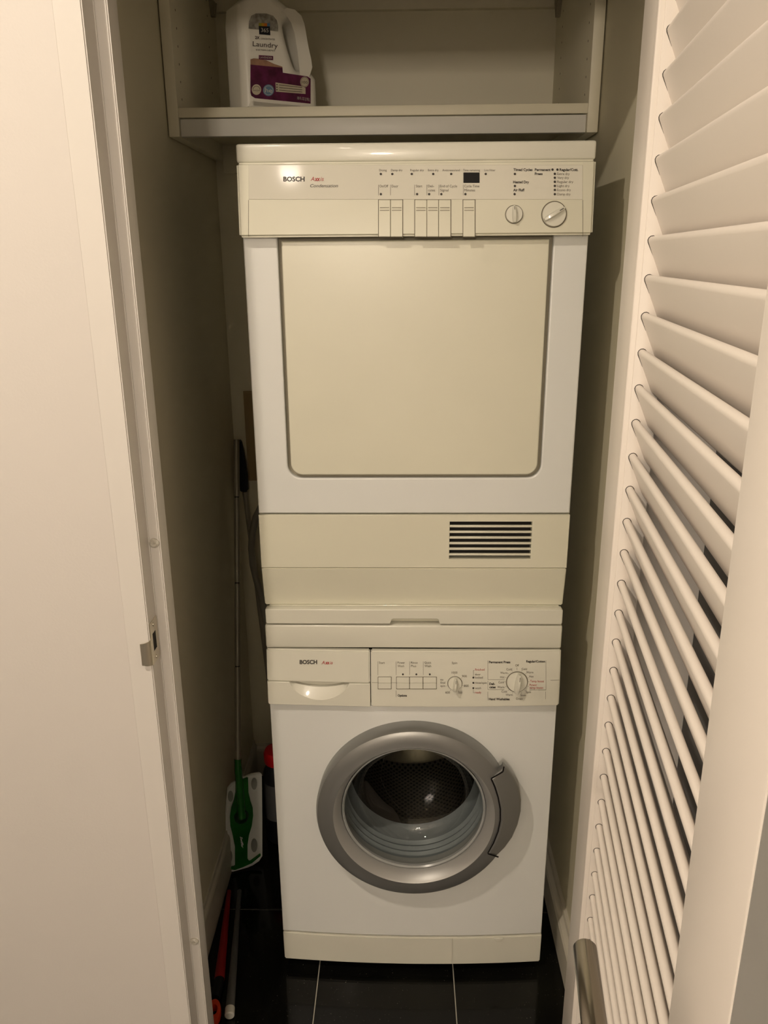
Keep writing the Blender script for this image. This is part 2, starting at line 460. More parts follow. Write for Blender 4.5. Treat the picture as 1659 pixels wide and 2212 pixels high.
for k in range(k0, k1 + 1):
    if first is None:
        o = bpy.data.objects.new('slat', slat_me); first = o
    else: o = first.copy()
    COL.objects.link(o); o.parent = door; o.location = (0, 0, znose + k * PITCH)
# dark shadow gap cut round each slat end: thin slot on the stile's inner edge
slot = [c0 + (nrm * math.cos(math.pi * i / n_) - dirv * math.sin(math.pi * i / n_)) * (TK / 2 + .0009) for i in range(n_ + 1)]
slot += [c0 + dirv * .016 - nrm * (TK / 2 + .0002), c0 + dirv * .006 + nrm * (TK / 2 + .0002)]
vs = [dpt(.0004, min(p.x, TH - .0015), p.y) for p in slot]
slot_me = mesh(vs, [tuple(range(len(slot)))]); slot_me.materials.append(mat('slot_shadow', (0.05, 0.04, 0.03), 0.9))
slot_me.transform(Matrix.Translation(-door.location))
firsts = None
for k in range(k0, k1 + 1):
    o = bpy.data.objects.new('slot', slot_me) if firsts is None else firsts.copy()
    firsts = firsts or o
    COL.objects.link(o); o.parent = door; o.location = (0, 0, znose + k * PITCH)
# lever handle: rose, neck, round lever pointing back toward the hinges
hz = at(330, 1393, YF).z
tip = ray(1262, 2046)
lev = thing('x', None, None, (0, 0, 0)); bpy.data.objects.remove(lev)
# find s where the lever axis (z = hz) shows its tip at the photographed place
best = min(((abs(ray(1262, 2046).cross(dpt(s / 1000, -t / 1000, hz) - CAM).length), s / 1000, t / 1000) for s in range(380, 520, 2) for t in range(40, 110, 2)))
S_T, T_T = best[1], best[2]
S_R = S_T + .115
pts = [dpt(S_T, -T_T, hz), dpt(S_T + .002, -T_T, hz), dpt(S_R - .012, -T_T, hz), dpt(S_R - .003, -T_T + .003, hz), dpt(S_R, -T_T + .012, hz), dpt(S_R, -.004, hz)]
hl = tube('lever_handle', pts, [.0088, .0102, .0102, .0102, .0100, .0095], steel, door, n=28)
rp = [dpt(S_R, -.010, hz), dpt(S_R, .0, hz)]
tube('rose', rp, .026, steel, hl, n=32)
# hinges
for z in (.25, 1.05, 1.82):
    tube('hinge', [dpt(SH - .004, TH + .004, z - .045), dpt(SH - .004, TH + .004, z + .045)], .006, MATS['nickel'], door, n=12)

# ------------------------------------------------------------------ wall cabinet
CY0 = .305
cL, cR = -.494, .3695
cab = thing('upper_cabinet', 'open cream laminate cabinet mounted on the wall above the dryer', 'cabinet', ((cL + cR) / 2, .52, 1.83))
CT = 2.42; TP = .0215
box('side_panel', cL, cL + TP, CY0, YB - .002, 1.83, CT, cab_m, cab, .001)
box('side_panel', cR - TP, cR, CY0, YB - .002, 1.83, CT, cab_m, cab, .001)
box('bottom_shelf', cL + TP, cR - TP, CY0 + .0015, YB - .012, 1.8655, 1.8835, cab_m, cab, .0008)
box('front_rail', cL + TP + .0015, cR - TP - .0015, CY0 + .006, CY0 + .024, 1.831, 1.8635, cabw_m, cab, .0008)
box('top_panel', cL + TP, cR - TP, CY0, YB - .012, CT - .02, CT, cab_m, cab, .0008)
box('back_panel', cL + TP, cR - TP, YB - .012, YB - .004, 1.8835, CT - .02, cab_m, cab)
box('hanging_rail', cL + TP, cR - TP, YB - .030, YB - .012, at(700, 22, YB - .03).z, CT - .02, cab_m, cab, .0008)
box('lower_rail', cL + TP, cR - TP, YB - .024, YB - .008, 1.80, 1.8655, cab_m, cab, .0008)
for sx, x in ((1, cL + TP), (-1, cR - TP)):
    zb = at(460 if sx > 0 else 1200, 36, YB - .06).z
    vs = [(x, YB - .075, CT - .25), (x, YB - .075, zb + .03), (x, YB - .062, zb), (x, YB - .052, zb), (x, YB - .031, zb + .035), (x, YB - .031, CT - .25)]
    vs = vs + [(v[0] + sx * .010, v[1], v[2]) for v in vs]
    n6 = 6
    link('bracket', mesh(vs, [(i, (i + 1) % n6, n6 + (i + 1) % n6, n6 + i) for i in range(n6)] + [tuple(range(6)), tuple(range(6, 12))]), mat('bracket_plastic', (0.30, 0.27, 0.20), 0.5), cab)
# shelf-pin holes
vs, fs = [], []
for x, sx in ((cL + TP, 1), (cR - TP, -1)):
    for y in (CY0 + .04, YB - .10):
        for k in range(14):
            z = 1.905 + k * .032; b = len(vs)
            for i in range(8):
                a = 2 * math.pi * i / 8; vs.append((x + sx * .0003, y + .0025 * math.cos(a), z + .0025 * math.sin(a)))
            fs.append(tuple(range(b, b + 8)))
link('pin_holes', mesh(vs, fs), mat('pin_hole', (0.10, 0.085, 0.06), 0.8), cab, kind='stuff')

# ------------------------------------------------------------------ dryer
DZ0, DZ1 = .929, 1.777
dry = thing('tumble_dryer', 'white and cream condensation tumble dryer stacked above the washing machine', 'dryer', (0, .3, DZ0))
box('cabinet_body', -.298, .298, .018, .585, DZ0 + .004, DZ1 - .03, white_e, dry, .002)
box('lid', -.3005, .3005, -.006, .59, 1.7475, DZ1, cream2, dry, .004, 3)
# control panel: sloping face
PB = at(513, 513, -.027).z; PTp = at(537, 351, -.015).z
def dsurf_y(z):
    t = (PTp - z) / (PTp - PB); return -.015 - .0120 * t
def dsurf(px, py, lift=.0016):
    y = -.02
    for _ in range(4):
        p = at(px, py, y); y = dsurf_y(p.z) - lift
    return at(px, py, y)
def prism_x(x0, x1, prof):
    n = len(prof)
    vs = [(x0, y, z) for y, z in prof] + [(x1, y, z) for y, z in prof]
    return mesh(vs, [(i, (i + 1) % n, n + (i + 1) % n, n + i) for i in range(n)] + [tuple(range(n)), tuple(range(n, 2 * n))])
def bev(me, off, seg=2, ang=30):
    bm = bmesh.new(); bm.from_mesh(me)
    es = [e for e in bm.edges if len(e.link_faces) == 2 and e.calc_face_angle(0) > math.radians(ang)]
    bmesh.ops.bevel(bm, geom=es, offset=off, segments=seg, affect='EDGES', clamp_overlap=True); bm.to_mesh(me); bm.free()
    return me
xe = .2995
link('control_panel', bev(prism_x(-xe, xe, [(dsurf_y(PTp), PTp), (.020, PTp), (.020, PB), (dsurf_y(PB), PB)]), .004, 3), cream, dry, smooth=True)
# glossy film plate with the printing
def quad_slab(name, x0, y0, x1, y1, surf, t0, t1, m, parent, bv=.0004, **k):
    f_ = [surf(x0, y1, t1), surf(x1, y1, t1), surf(x1, y0, t1), surf(x0, y0, t1)]
    b_ = [surf(x0, y1, t0), surf(x1, y1, t0), surf(x1, y0, t0), surf(x0, y0, t0)]
    me = mesh(f_ + b_, [(0, 1, 2, 3), (4, 5, 6, 7), (0, 1, 5, 4), (1, 2, 6, 5), (2, 3, 7, 6), (3, 0, 4, 7)])
    if bv: bev(me, bv, 1)
    return link(name, me, m, parent, smooth=False, **k)
pl = quad_slab('label_film', 537, 356, 1259, 431, dsurf, -.002, .0009, plate_m, dry, .0006)
quad_slab('panel_seam', 536.2, 432, 537.2, 511, dsurf, -.001, .0003, groove_m, dry, 0)
quad_slab('panel_seam', 1258.6, 432, 1259.6, 511, dsurf, -.001, .0003, groove_m, dry, 0)
def DX(x): return 780 + x / 3.19
def DY(y): return 330 + y / 3.19
P = Print(lambda x, y: dsurf(x, y, .0014)); G = Print(lambda x, y: dsurf(x, y, .0014)); R = Print(lambda x, y: dsurf(x, y, .0014)); DOT = Print(lambda x, y: dsurf(x, y, .0017))
P.text('BOSCH', 612, 658, 391.6, 9.6, bold=.035)
R.text('A', 671, 679, 390.7, 8.8, shear=.25); R.text('xx', 679.5, 691.5, 390.7, 8.8, bold=.035, shear=.2); R.text('is', 692, 699.6, 390.7, 8.8, shear=.25)
P.text('Condensation', 670, 730, 404.4, 6.6, shear=.25)
for s_, a, b in (('Drying', 125, 177), ('Damp dry', 206, 285), ('Regular dry', 339, 432), ('Extra dry', 461, 533), ('Anticrease/end', 560, 680), ('Time remaining', 703, 819), ('Lint Filter', 850, 925)):
    G.text(s_, DX(a), DX(b), DY(127), 4.6)
for s_, a, b, y in (('On/Off', 126, 187, 238), ('Door', 211, 256, 238), ('Start', 377, 422, 238), ('Deli-', 461, 503, 238), ('cates', 461, 509, 266), ('End of Cycle', 544, 662, 238), ('Signal', 544, 602, 266), ('Cycle Time', 711, 815, 238), ('Minutes', 711, 786, 266)):
    G.text(s_, DX(a), DX(b), DY(y), 5.4)
for s_, a, b, y in (('Timed Cycles', 1050, 1181, 125), ('Permanent', 1197, 1306, 125), ('Press', 1197, 1251, 153), ('Regular/Cott.', 1368, 1496, 125), ('Heated Dry', 1048, 1157, 210), ('Air Fluff', 1048, 1126, 265)):
    P.text(s_, DX(a), DX(b), DY(y), 5.4, bold=.03)
for s_, b, y in (('Extra dry', 1437, 145), ('Very dry', 1431, 172), ('Regular dry', 1462, 200), ('Light dry', 1436, 228), ('Econo dry', 1445, 256), ('Damp dry', 1443, 285)):
    G.text(s_, DX(1352), DX(b), DY(y + 8), 5.2)
for x in (120, 203, 369, 453, 536, 704): G.line(DX(x), DY(220), DX(x), DY(293), .7)
for x, y in [(136, 146), (215, 146), (349, 146), (497, 146), (621, 146), (859, 146), (136, 285), (386, 285), (469, 285), (553, 285), (719, 285), (1060, 146), (1319, 116), (1353, 116), (1060, 229), (1058, 285)] + [(1335, y) for y in (145, 172, 200, 228, 256, 285)]:
    DOT.dot(DX(x), DY(y), 2.6)
P.build('black_lettering', ink_m, pl); G.build('grey_lettering', grey_ink, pl); R.build('red_lettering', red_ink, pl)
DOT.build('indicator_dots', ink_m, pl, kind='stuff')
quad_slab('display_window', 1001, 372.5, 1036, 395, dsurf, 0, .0016, black_m, pl, .0003)
for a, b in ((120, 203), (203, 287), (370, 453), (453, 535), (535, 619), (702, 786)):
    G2 = quad_slab('button', DX(a) + .5, DY(325), DX(b) - .5, 511.2, dsurf, -.003, .0014, cream, dry, .0006)
    for yy in (378, 396):
        quad_slab('ridge', DX(a + 9), DY(yy - 3), DX(b - 9), DY(yy + 3), dsurf, 0, .0022, mat('ridge_grey', (0.36, 0.33, 0.26), 0.5), G2, .0003)
for a, b in ((120, 287), (370, 619), (702, 786)):
    bk = Print(lambda x, y: dsurf(x, y, .0003)); bk.rect(DX(a) - .8, DY(322), DX(b) + .8, 512.5)
    bk.build('button_gap', mat('button_gap', (0.13, 0.11, 0.08), 0.8), dry)
def knob(parent, surf, px, py, rpx, scale, ang, depth, m, gripw=.30, name='knob', mark=True):
    c = surf(px, py, 0); e = surf(px + rpx, py, 0); r = (e - c).length
    nrm_ = (surf(px, py - 10, 0) - surf(px, py + 10, 0)).cross(surf(px + 10, py, 0) - surf(px - 10, py, 0)).normalized()
    if nrm_.y > 0: nrm_ = -nrm_
    upv = (surf(px, py - 10, 0) - surf(px, py + 10, 0)).normalized(); rt = nrm_.cross(upv).normalized()
    if rt.x < 0: rt = -rt
    def L(x, y, z): return c + rt * x + upv * y + nrm_ * z
    n = 48
    rings = [(r * 1.05, -.001), (r * 1.05, .0004), (r * .97, .0004), (r * .965, .0025), (r * .93, .0045), (0, .005)]
    vs, fs = [], []
    for rr, h in rings[2:]:
        for i in range(n):
            a = 2 * math.pi * i / n; vs.append(L(rr * math.cos(a), rr * math.sin(a), h))
    for k in range(len(rings[2:]) - 1):
        for i in range(n): fs.append((k * n + i, k * n + (i + 1) % n, (k + 1) * n + (i + 1) % n, (k + 1) * n + i))
    # grip: tapering bar across the disc, narrow at the pointer end
    ca, sa = math.cos(ang), math.sin(ang)
    prof = []
    m_ = 14
    for i in range(m_ + 1):
        t = -1 + 2 * i / m_
        w = gripw * r * (0.62 + 0.38 * math.cos((t + .25) * 1.3)) * (1 if abs(t) < .99 else .75)
        prof.append((t * r * .93, w))
    rows = []
    for (l, w) in prof:
        hgt = depth * (0.55 + 0.45 * math.cos(l / r * 1.2))
        rows.append([(l, -w, .003), (l, -w * .8, hgt * .85), (l, -w * .45, hgt), (l, w * .45, hgt), (l, w * .8, hgt * .85), (l, w, .003)])
    b0 = len(vs)
    for row in rows:
        for (l, w, h) in row: vs.append(L(l * ca - w * sa, l * sa + w * ca, h))
    for i in range(len(rows) - 1):
        for k in range(5): a = b0 + i * 6 + k; fs.append((a, a + 6, a + 7, a + 1))
    fs.append(tuple(b0 + k for k in range(6))); fs.append(tuple(b0 + (len(rows) - 1) * 6 + k for k in reversed(range(6))))
    me = mesh(vs, fs)
    kn = link(name, me, m, parent, smooth=True)
    vs = [L(r * rr * math.cos(2 * math.pi * i / n), r * rr * math.sin(2 * math.pi * i / n), .0005) for rr in (.96, 1.05) for i in range(n)]
    link('rim', mesh(vs, [(i, (i + 1) % n, n + (i + 1) % n, n + i) for i in range(n)]), groove_m, kn)
    if mark:
        vs = []
        for (l, w) in ((.42, -.02), (.42, .02), (.80, .02), (.80, -.02)):
            l *= r; w *= r * 1.4; hgt = depth * (0.55 + 0.45 * math.cos(l / r * 1.2)) + .0005
            vs.append(L(l * ca - w * sa, l * sa + w * ca, hgt))
        link('pointer_mark', mesh(vs, [(0, 1, 2, 3)]), ink_m, kn)
    return kn
knob(dry, dsurf, 1110.4, 463.2, 18.6, 1, math.radians(92), .012, cream2)
knob(dry, dsurf, 1196.6, 463.2, 26.4, 1, math.radians(28), .012, cream2, .22)
# front sheet with the door recess
zt, zm = at(600, 513, 0).z + .004, 1.1262
ox0, ox1 = at(600, 700, 0).x, at(1192, 700, 0).x
oxL, oxR, ozb = -.2385, .239, 1.1965
r_ = .026
def arc(cx, cz, r, a0, a1, n=8): return [(cx + r * math.cos(math.radians(a0 + (a1 - a0) * i / n)), cz + r * math.sin(math.radians(a0 + (a1 - a0) * i / n))) for i in range(n + 1)]
lp = [(-.2985, zt), (-.2985, zm), (.2985, zm), (.2985, zt), (oxR, zt)] + arc(oxR - r_, ozb + r_, r_, 0, -90) + arc(oxL + r_, ozb + r_, r_, -90, -180) + [(oxL, zt)]
outline('front_sheet', [lp], 0.0, .018, white_e, dry, bev=.003)
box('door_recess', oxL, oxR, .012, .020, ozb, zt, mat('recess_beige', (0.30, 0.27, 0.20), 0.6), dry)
dd = [(x, z) for x, z in rrect(-.2315, .2315, 1.2035, 1.6225, .022, 8, (1, 1, 0, 0))]
outline('door', [dd], -.004, .015, cream, dry, bev=.0025)
# lower panel with vent
LP0 = -.003
vx0, vx1 = .0695, .2275
zs = at(971, 1127, LP0).z; ze = at(970, 1208, LP0).z
zseam = at(562, 1226, LP0).z; ztop = 1.1235
pit = (zs - ze - .0075) / 6.0; sh_ = .0075
outline('vent_panel', [[(-.2985, zseam), (.2985, zseam), (.2985, ztop), (-.2985, ztop)], [(vx0, ze), (vx1, ze), (vx1, zs), (vx0, zs)]], LP0, .02 - LP0, cream, dry, bev=.0008)
for k in range(6):
    z1_ = zs - sh_ - k * pit; z0_ = zs - (k + 1) * pit
    box('vent_slat', vx0, vx1, LP0, .0025, z0_, z1_, cream, dry, .0006)
box('vent_cavity', vx0 - .004, vx1 + .004, .0201, .0215, ze - .004, zs + .004, hole_m, dry)
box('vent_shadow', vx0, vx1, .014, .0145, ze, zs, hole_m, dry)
link('lower_panel', bev(prism_x(-.2985, .2985, [(LP0, zseam - .0012), (.02, zseam - .0012), (.02, DZ0), (.012, DZ0)]), .002, 2), cream, dry, smooth=True)

# ------------------------------------------------------------------ stacking shelf
tray = thing('stacking_shelf', 'cream pull-out stacking shelf between dryer and washer, notch at centre', 'shelf', (0, .3, .892))
tz0, tz1 = .8955, .9275
nl, nr, nz = at(843, 1345, -.006).x, at(950, 1345, -.006).x, at(860, 1337, -.006).z
lp = rrect(-.2945, .297, tz0, tz1, .004, 3)
lp = [(-.2955, tz1 - .002), (-.2955, tz0 + .003), (-.293, tz0), (nl, tz0), (nl + .003, nz - .002), (nl + .006, nz), (nr - .006, nz), (nr - .003, nz - .002), (nr, tz0), (.2945, tz0), (.2965, tz0 + .003), (.2965, tz1 - .002), (.2945, tz1), (-.293, tz1)]
outline('front', [lp], -.007, .02, cream2, tray, bev=.002)
box('deck', -.290, .292, .012, .58, .8925, .9288, cream, tray, .002)

# ------------------------------------------------------------------ washing machine
WZ1 = .8915
was = thing('washing_machine', 'white front-loading washing machine with silver porthole door on black floor', 'washing machine', (0, .3, 0))
BUL = .012
def bulge(x): return -BUL * max(0.0, 1 - (x / .30) ** 2)
# shell: sides, top, back
for nm, b_ in (('side_panel', (-.298, -.293, .012, .58, .03, .84)), ('side_panel', (.293, .298, .012, .58, .03, .84)), ('back_panel', (-.293, .293, .57, .58, .03, .84)), ('top_panel', (-.293, .293, .012, .57, .835, .84)), ('base_panel', (-.293, .293, .012, .57, .03, .035))):
    box(nm, *b_, white_e, was)
for b_ in ((-.27, -.23, .05, .09), (.23, .27, .05, .09), (-.27, -.23, .50, .54), (.23, .27, .50, .54)):
    box('foot', *b_, 0.0005, .035, black_m, was, .004)
box('lid', -.2985, .2985, -.004, .585, .8405, WZ1, cream2, was, .004, 3)
# front sheet with round opening
RC = Vector((.0025, -.010, .472))
hole = [(RC.x + .16 * math.cos(2 * math.pi * i / 72), RC.z + .16 * math.sin(2 * math.pi * i / 72)) for i in range(72)]
me = outline_me([[(-.298, .1115), (.298, .1115), (.298, .712), (-.298, .712)], hole], .014, .002)
subdiv_x(me, .03)
for v in me.vertices: v.co.y += bulge(v.co.x) + .0005
link('front_sheet', me, white_e, was, smooth=False)
# kick panel
def bulged(name, x0, x1, prof, m, parent, extra=0.0, dx=.03, bv=.002):
    me = prism_x(x0, x1, prof); bev(me, bv, 2); subdiv_x(me, dx)
    for v in me.vertices: v.co.y += bulge(v.co.x) * (1 + extra)
    me.update()
    return link(name, me, m, parent, smooth=True)
kick = bulged('kick_panel', -.2975, .2985, [(-.002, .1085), (.012, .1085), (.012, .030), (.004, .026), (.000, .030)], cream2, was)
ks = at(977, 2050, -.014)
ksurf = lambda x, y, l=.0004: (lambda p: Vector((p.x, p.y, p.z)))(at(x, y, -.0145 - l))
sk = Print(lambda x, y: ksurf(x, y)); sk.line(977, 2027, 976, 2080, .7); sk.build('panel_seam', mat('faint_seam', (0.45, 0.42, 0.34), 0.6), kick)
ca_ = at(1077, 2020, -.012)
outline('flap_latch', [[(ca_.x + .010 * math.cos(math.radians(180 + 180 * i / 10)), .108 + .0075 * math.sin(math.radians(180 + 180 * i / 10))) for i in range(11)]], -.0128, .003, cream2, kick, bev=.0006)
# control panel pieces (drawer left, fascia right); upper face plus lower face
WT, WM, WB_ = .8375, at(800, 1474, -.014).z, at(800, 1527, -.024).z
def wprof(z):
    if z > WM: return -.002 - .010 * (WT - z) / (WT - WM)
    return -.012 - .004 * (WM - z) / (WM - WB_)
def wsurf(px, py, lift=.0008):
    y = -.014
    for _ in range(5):
        p = at(px, py, y); y = wprof(p.z) + bulge(p.x) * .75 - lift
    return at(px, py, y)
def wpanel(name, x0, x1, z0, z1, m, parent, bv=.0025, dx=.02):
    prof = [(wprof(z1), z1), (.012, z1), (.012, z0), (wprof(z0), z0)]
    if z0 < WM - .001 < z1: prof.append((wprof(WM), WM))
    me = prism_x(x0, x1, prof); bev(me, bv, 2, 40); subdiv_x(me, dx)
    for v in me.vertices: v.co.y += bulge(v.co.x) * .75
    me.update()
    return link(name, me, m, parent, smooth=True)
xd = -.0862
drw = wpanel('detergent_drawer', -.2985, xd - .0008, WM + .0008, WT, cream2, was)
fas = wpanel('control_panel', xd + .0008, .299, WB_, WT, cream2, was)
# seam between the pieces is a dark backing
box('panel_backing', -.295, .295, .0125, .014, WB_, WT, hole_m, was)
# drawer lower front with a crescent grip
g0, g1 = at(624, 1474, -.02).x, at(754, 1474, -.02).x; gb = at(690, 1512, -.022).z
gc = (g0 + g1) / 2; gw = (g1 - g0) / 2
def cres(t, k=1.0): return (gc + gw * t, WM - (WM - gb) * k * (1 - t * t) ** .72)
arcp = [cres(-1 + 2 * i / 24) for i in range(25)]
lp = [(-.2985, WM), (-.2985, WB_ + .003), (-.2955, WB_), (xd - .0008, WB_), (xd - .0008, WM)] + [arcp[24 - i] for i in range(25)]
me = outline_me([lp], .022, .0012)
for v in me.vertices:
    front = v.co.y < .011
    if front: v.co.y += wprof(min(WM, v.co.z)) + bulge(v.co.x) * .75
    else: v.co.y = .011
low = link('drawer_lower_front', me, cream2, drw, smooth=True)
vs, fs = [], []
NT = 28
for i in range(NT + 1):
    t = -1 + 2 * i / NT; x, z = cres(t, 1.0); _, zi = cres(t, .36); y = wprof(z) + bulge(x) * .75
    for (yy, zz) in ((y + .0006, z - .0004), (y + .004, z + (zi - z) * .4), (y + .010, zi), (y + .018, zi + .0005), (y + .019, WM + .004)):
        vs.append((x, yy, zz))
for i in range(NT):
    for k in range(4): a = i * 5 + k; fs.append((a, a + 5, a + 6, a + 1))
link('grip_scoop', mesh(vs, fs), cream2, drw, smooth=True)
# print on the washer
def WX(x): return 790 + x / 3.858
def WY(y): return 1380 + y / 3.858
P = Print(lambda x, y: wsurf(x, y)); G = Print(lambda x, y: wsurf(x, y)); R = Print(lambda x, y: wsurf(x, y)); DOT = Print(lambda x, y: wsurf(x, y, .001))
for s_, a, b, y in (('Start', 111, 159, 207), ('Power', 265, 327, 207), ('Wash', 265, 320, 235), ('Rinse', 377, 433, 207), ('Plus', 377, 420, 235), ('Quick', 490, 547, 207), ('Wash', 490, 546, 235), ('Spin', 718, 763, 209), ('1000', 716, 764, 290), ('900', 802, 842, 320), ('800', 818, 858, 400), ('700', 768, 806, 457), ('600', 664, 703, 455), ('no', 622, 647, 348), ('final', 622, 662, 374), ('spin', 622, 663, 400), ('door', 911, 957, 305), ('locked', 911, 976, 331), ('rinse/spin', 911, 1008, 375), ('wash', 911, 962, 419),
        ('Off', 1246, 1277, 230), ('Cold', 1173, 1219, 263), ('Warm', 1121, 1181, 292), ('Hot', 1121, 1157, 328), ('Cold', 1106, 1151, 371), ('Warm', 1097, 1156, 411), ('Cold', 1132, 1177, 448), ('Warm', 1166, 1226, 475), ('Drain', 1255, 1308, 508), ('Soak', 1290, 1337, 478), ('Spin', 1334, 1377, 452), ('Cold', 1299, 1344, 260), ('Warm', 1338, 1397, 288), ('Hot', 1363, 1399, 322)):
    G.text(s_, WX(a), WX(b), WY(y), 4.6)
for s_, a, b, y in (('finished', 911, 990, 265), ('ready', 911, 963, 455), ('Temp boost', 1370, 1486, 362), ('Power', 1366, 1427, 393), ('temp boost', 1366, 1479, 416)):
    R.text(s_, WX(a), WX(b), WY(y), 4.6)
for s_, a, b, y in (('Options', 266, 343, 481), ('Permanent Press', 1027, 1205, 203), ('Regular/Cotton', 1338, 1495, 197), ('Deli-', 1030, 1078, 384), ('cates', 1030, 1083, 411), ('Hand Washables', 1026, 1199, 511)):
    P.text(s_, WX(a), WX(b), WY(y), 4.7, bold=.03)
P.text('BOSCH', 647.3, 685, 1434.2, 8.2, bold=.035)
R.text('A', 694.5, 701.5, 1434.8, 7, shear=.25); R.text('xx', 702, 712, 1434.8, 7, bold=.035, shear=.2); R.text('is', 712.6, 719, 1434.8, 7, shear=.25)
for (a, b, c, d) in ((101, 188, 101, 302), (253, 188, 253, 302), (366, 188, 366, 302), (479, 188, 479, 302), (253, 430, 253, 485), (1018, 180, 1018, 340), (1018, 340, 1158, 340), (1018, 350, 1018, 423), (1018, 423, 1155, 423), (1018, 440, 1018, 512), (1502, 178, 1502, 426), (1365, 426, 1502, 426), (1498, 440, 1498, 502), (897, 264, 897, 312), (897, 264, 906, 264), (897, 424, 897, 450), (897, 450, 906, 450), (0, 364, 101, 364), (215, 366, 254, 366), (1540, 345, 1620, 343)):
    if (a, b) == (0, 364): a = 50
    G.line(WX(a), WY(b), WX(c), WY(d), .55)
for ang in (90, 66, 42, 20, 0, -22, -47, -68, -88, -112, -135, -157, 180, 158, 137, 114):
    a = math.radians(ang); r0, r1 = (95, 104) if ang != 90 else (97, 120)
    G.line(WX(1260 + r0 * math.cos(a)), WY(358 - r0 * math.sin(a)), WX(1260 + r1 * math.cos(a)), WY(358 - r1 * math.sin(a)), .6)
for ang in (92, 38, -15, -66, -122, 198):
    a = math.radians(ang); G.line(WX(743 + 66 * math.cos(a)), WY(370 - 66 * math.sin(a)), WX(743 + 74 * math.cos(a)), WY(370 - 74 * math.sin(a)), .6)
for x, y in ((310, 296), (422, 296), (534, 296), (897, 323), (897, 367), (897, 411)): DOT.dot(WX(x), WY(y), 2.1)
for pr, nm, mm in ((P, 'black_lettering', ink_m), (G, 'grey_lettering', grey_ink), (R, 'red_lettering', red_ink)): pr.build(nm, mm, was)
DOT.build('indicator_dots', ink_m, was, kind='stuff')
for a, b in ((102, 214), (255, 366), (366, 478), (478, 591)):
    quad_slab('button_gap', WX(a) - .4, WY(316), WX(b) + .4, WY(420), wsurf, -.002, .0006, groove_m, fas, 0)
    quad_slab('button', WX(a) + .6, WY(320), WX(b) - .6, WY(369), wsurf, -.002, .0030, cream2, fas, .0008)
    quad_slab('button', WX(a) + .6, WY(369), WX(b) - .6, WY(416), wsurf, -.002, .0022, cream2, fas, .0008)
knob(was, wsurf, WX(743), WY(370), 15.4, 1, math.radians(86), .020, cream2, .26)
knob(was, wsurf, WX(1260), WY(358), 22.6, 1, math.radians(80), .024, cream2, .24)

# porthole door: ring
dr = [(.205, .010), (.2065, -.012), (.2075, -.030), (.204, -.040), (.196, -.0445), (.180, -.0460), (.1700, -.0470)]
inn = [(.1700, -.0470), (.1660, -.0440), (.1560, -.0260), (.1525, -.0150), (.1525, .010)]
ring = lathe('porthole_ring', dr, RC, silver, was, n=96)
lathe('inner_bevel', inn, RC, silver_b, ring, n=96)
# handle on the right of the ring
def hp(px, py): p = at(px, py, RC.y - .050); return (p.x, p.z)
inner_arc = [(1062, 1683), (1070, 1700), (1077, 1722), (1082, 1748), (1082, 1772), (1077, 1797), (1067, 1822), (1055, 1843)]
outer_arc = [(1076, 1850), (1092, 1836), (1108, 1816), (1120, 1790), (1127, 1762), (1128, 1738), (1123, 1712), (1113, 1690), (1101, 1673), (1089, 1661), (1086, 1668)]
hpts = [hp(*q) for q in inner_arc + outer_arc]
cxh = sum(p[0] for p in hpts) / len(hpts); czh = sum(p[1] for p in hpts) / len(hpts)
def hfn(co):
    # handle slopes back toward its outer edge
    r = math.hypot(co.x - RC.x, co.z - RC.z)
    if co.y < RC.y - .045: co.y += max(0, (r - .185)) * .35
    return co
hd = outline('handle', [hpts], RC.y - .052, .030, silver, ring, bev=.0035, res=3, fn=hfn)
# dark joint round the handle's inner side
jt = Print(lambda x, y: at(x, y, RC.y - .0497))
jl = [(1089, 1657), (1087, 1667), (1060, 1682)] + inner_arc[1:-1] + [(1054, 1843), (1077, 1851)]
jl = [(1088.5, 1656), (1086.5, 1667), (1061, 1682), (1069, 1700), (1076, 1722), (1081, 1748), (1081, 1772), (1076, 1797), (1066, 1822), (1054, 1844), (1077, 1851.5)]
for a, b in zip(jl, jl[1:]): jt.line(a[0], a[1], b[0], b[1], 3.2)
jo = jt.build('joint', black_m, hd)
for v in jo.data.vertices: pass
# glass bowl
gl = bpy.data.materials.new('door_glass'); gl.use_nodes = True
nt = gl.node_tree; nt.nodes.clear()
go = nt.nodes.new('ShaderNodeOutputMaterial'); gm = nt.nodes.new('ShaderNodeMixShader'); gt = nt.nodes.new('ShaderNodeBsdfTransparent'); gg = nt.nodes.new('ShaderNodeBsdfGlossy'); gf = nt.nodes.new('ShaderNodeLayerWeight')
gt.inputs[0].default_value = (.90, .93, .92, 1); gg.inputs['Roughness'].default_value = .015; gf.inputs[0].default_value = 0.5
gq = nt.nodes.new('ShaderNodeMath'); gq.operation = 'POWER'; gq.inputs[1].default_value = 5; nt.links.new(gf.outputs[1], gq.inputs[0])
gr = nt.nodes.new('ShaderNodeMath'); gr.operation = 'MULTIPLY_ADD'; gr.inputs[1].default_value = .9; gr.inputs[2].default_value = .045; nt.links.new(gq.outputs[0], gr.inputs[0])
nt.links.new(gr.outputs[0], gm.inputs[0]); nt.links.new(gt.outputs[0], gm.inputs[1]); nt.links.new(gg.outputs[0], gm.inputs[2]); nt.links.new(gm.outputs[0], go.inputs[0])
gp = [(.1525, -.018), (.1490, -.010), (.1440, .012), (.1370, .032), (.1260, .050), (.108, .062), (.075, .070), (.04, .073), (0, .074)]
link('glass_bowl', lathe_me(gp, RC, 'y', 80), gl, ring, smooth=True)
lathe('glass_rim', [(.1528, -.021), (.1505, -.0225), (.1480, -.019), (.1485, -.012)], RC, mat('rim_grey', (0.35, 0.36, 0.35), .2, spec=.8), ring, n=80)
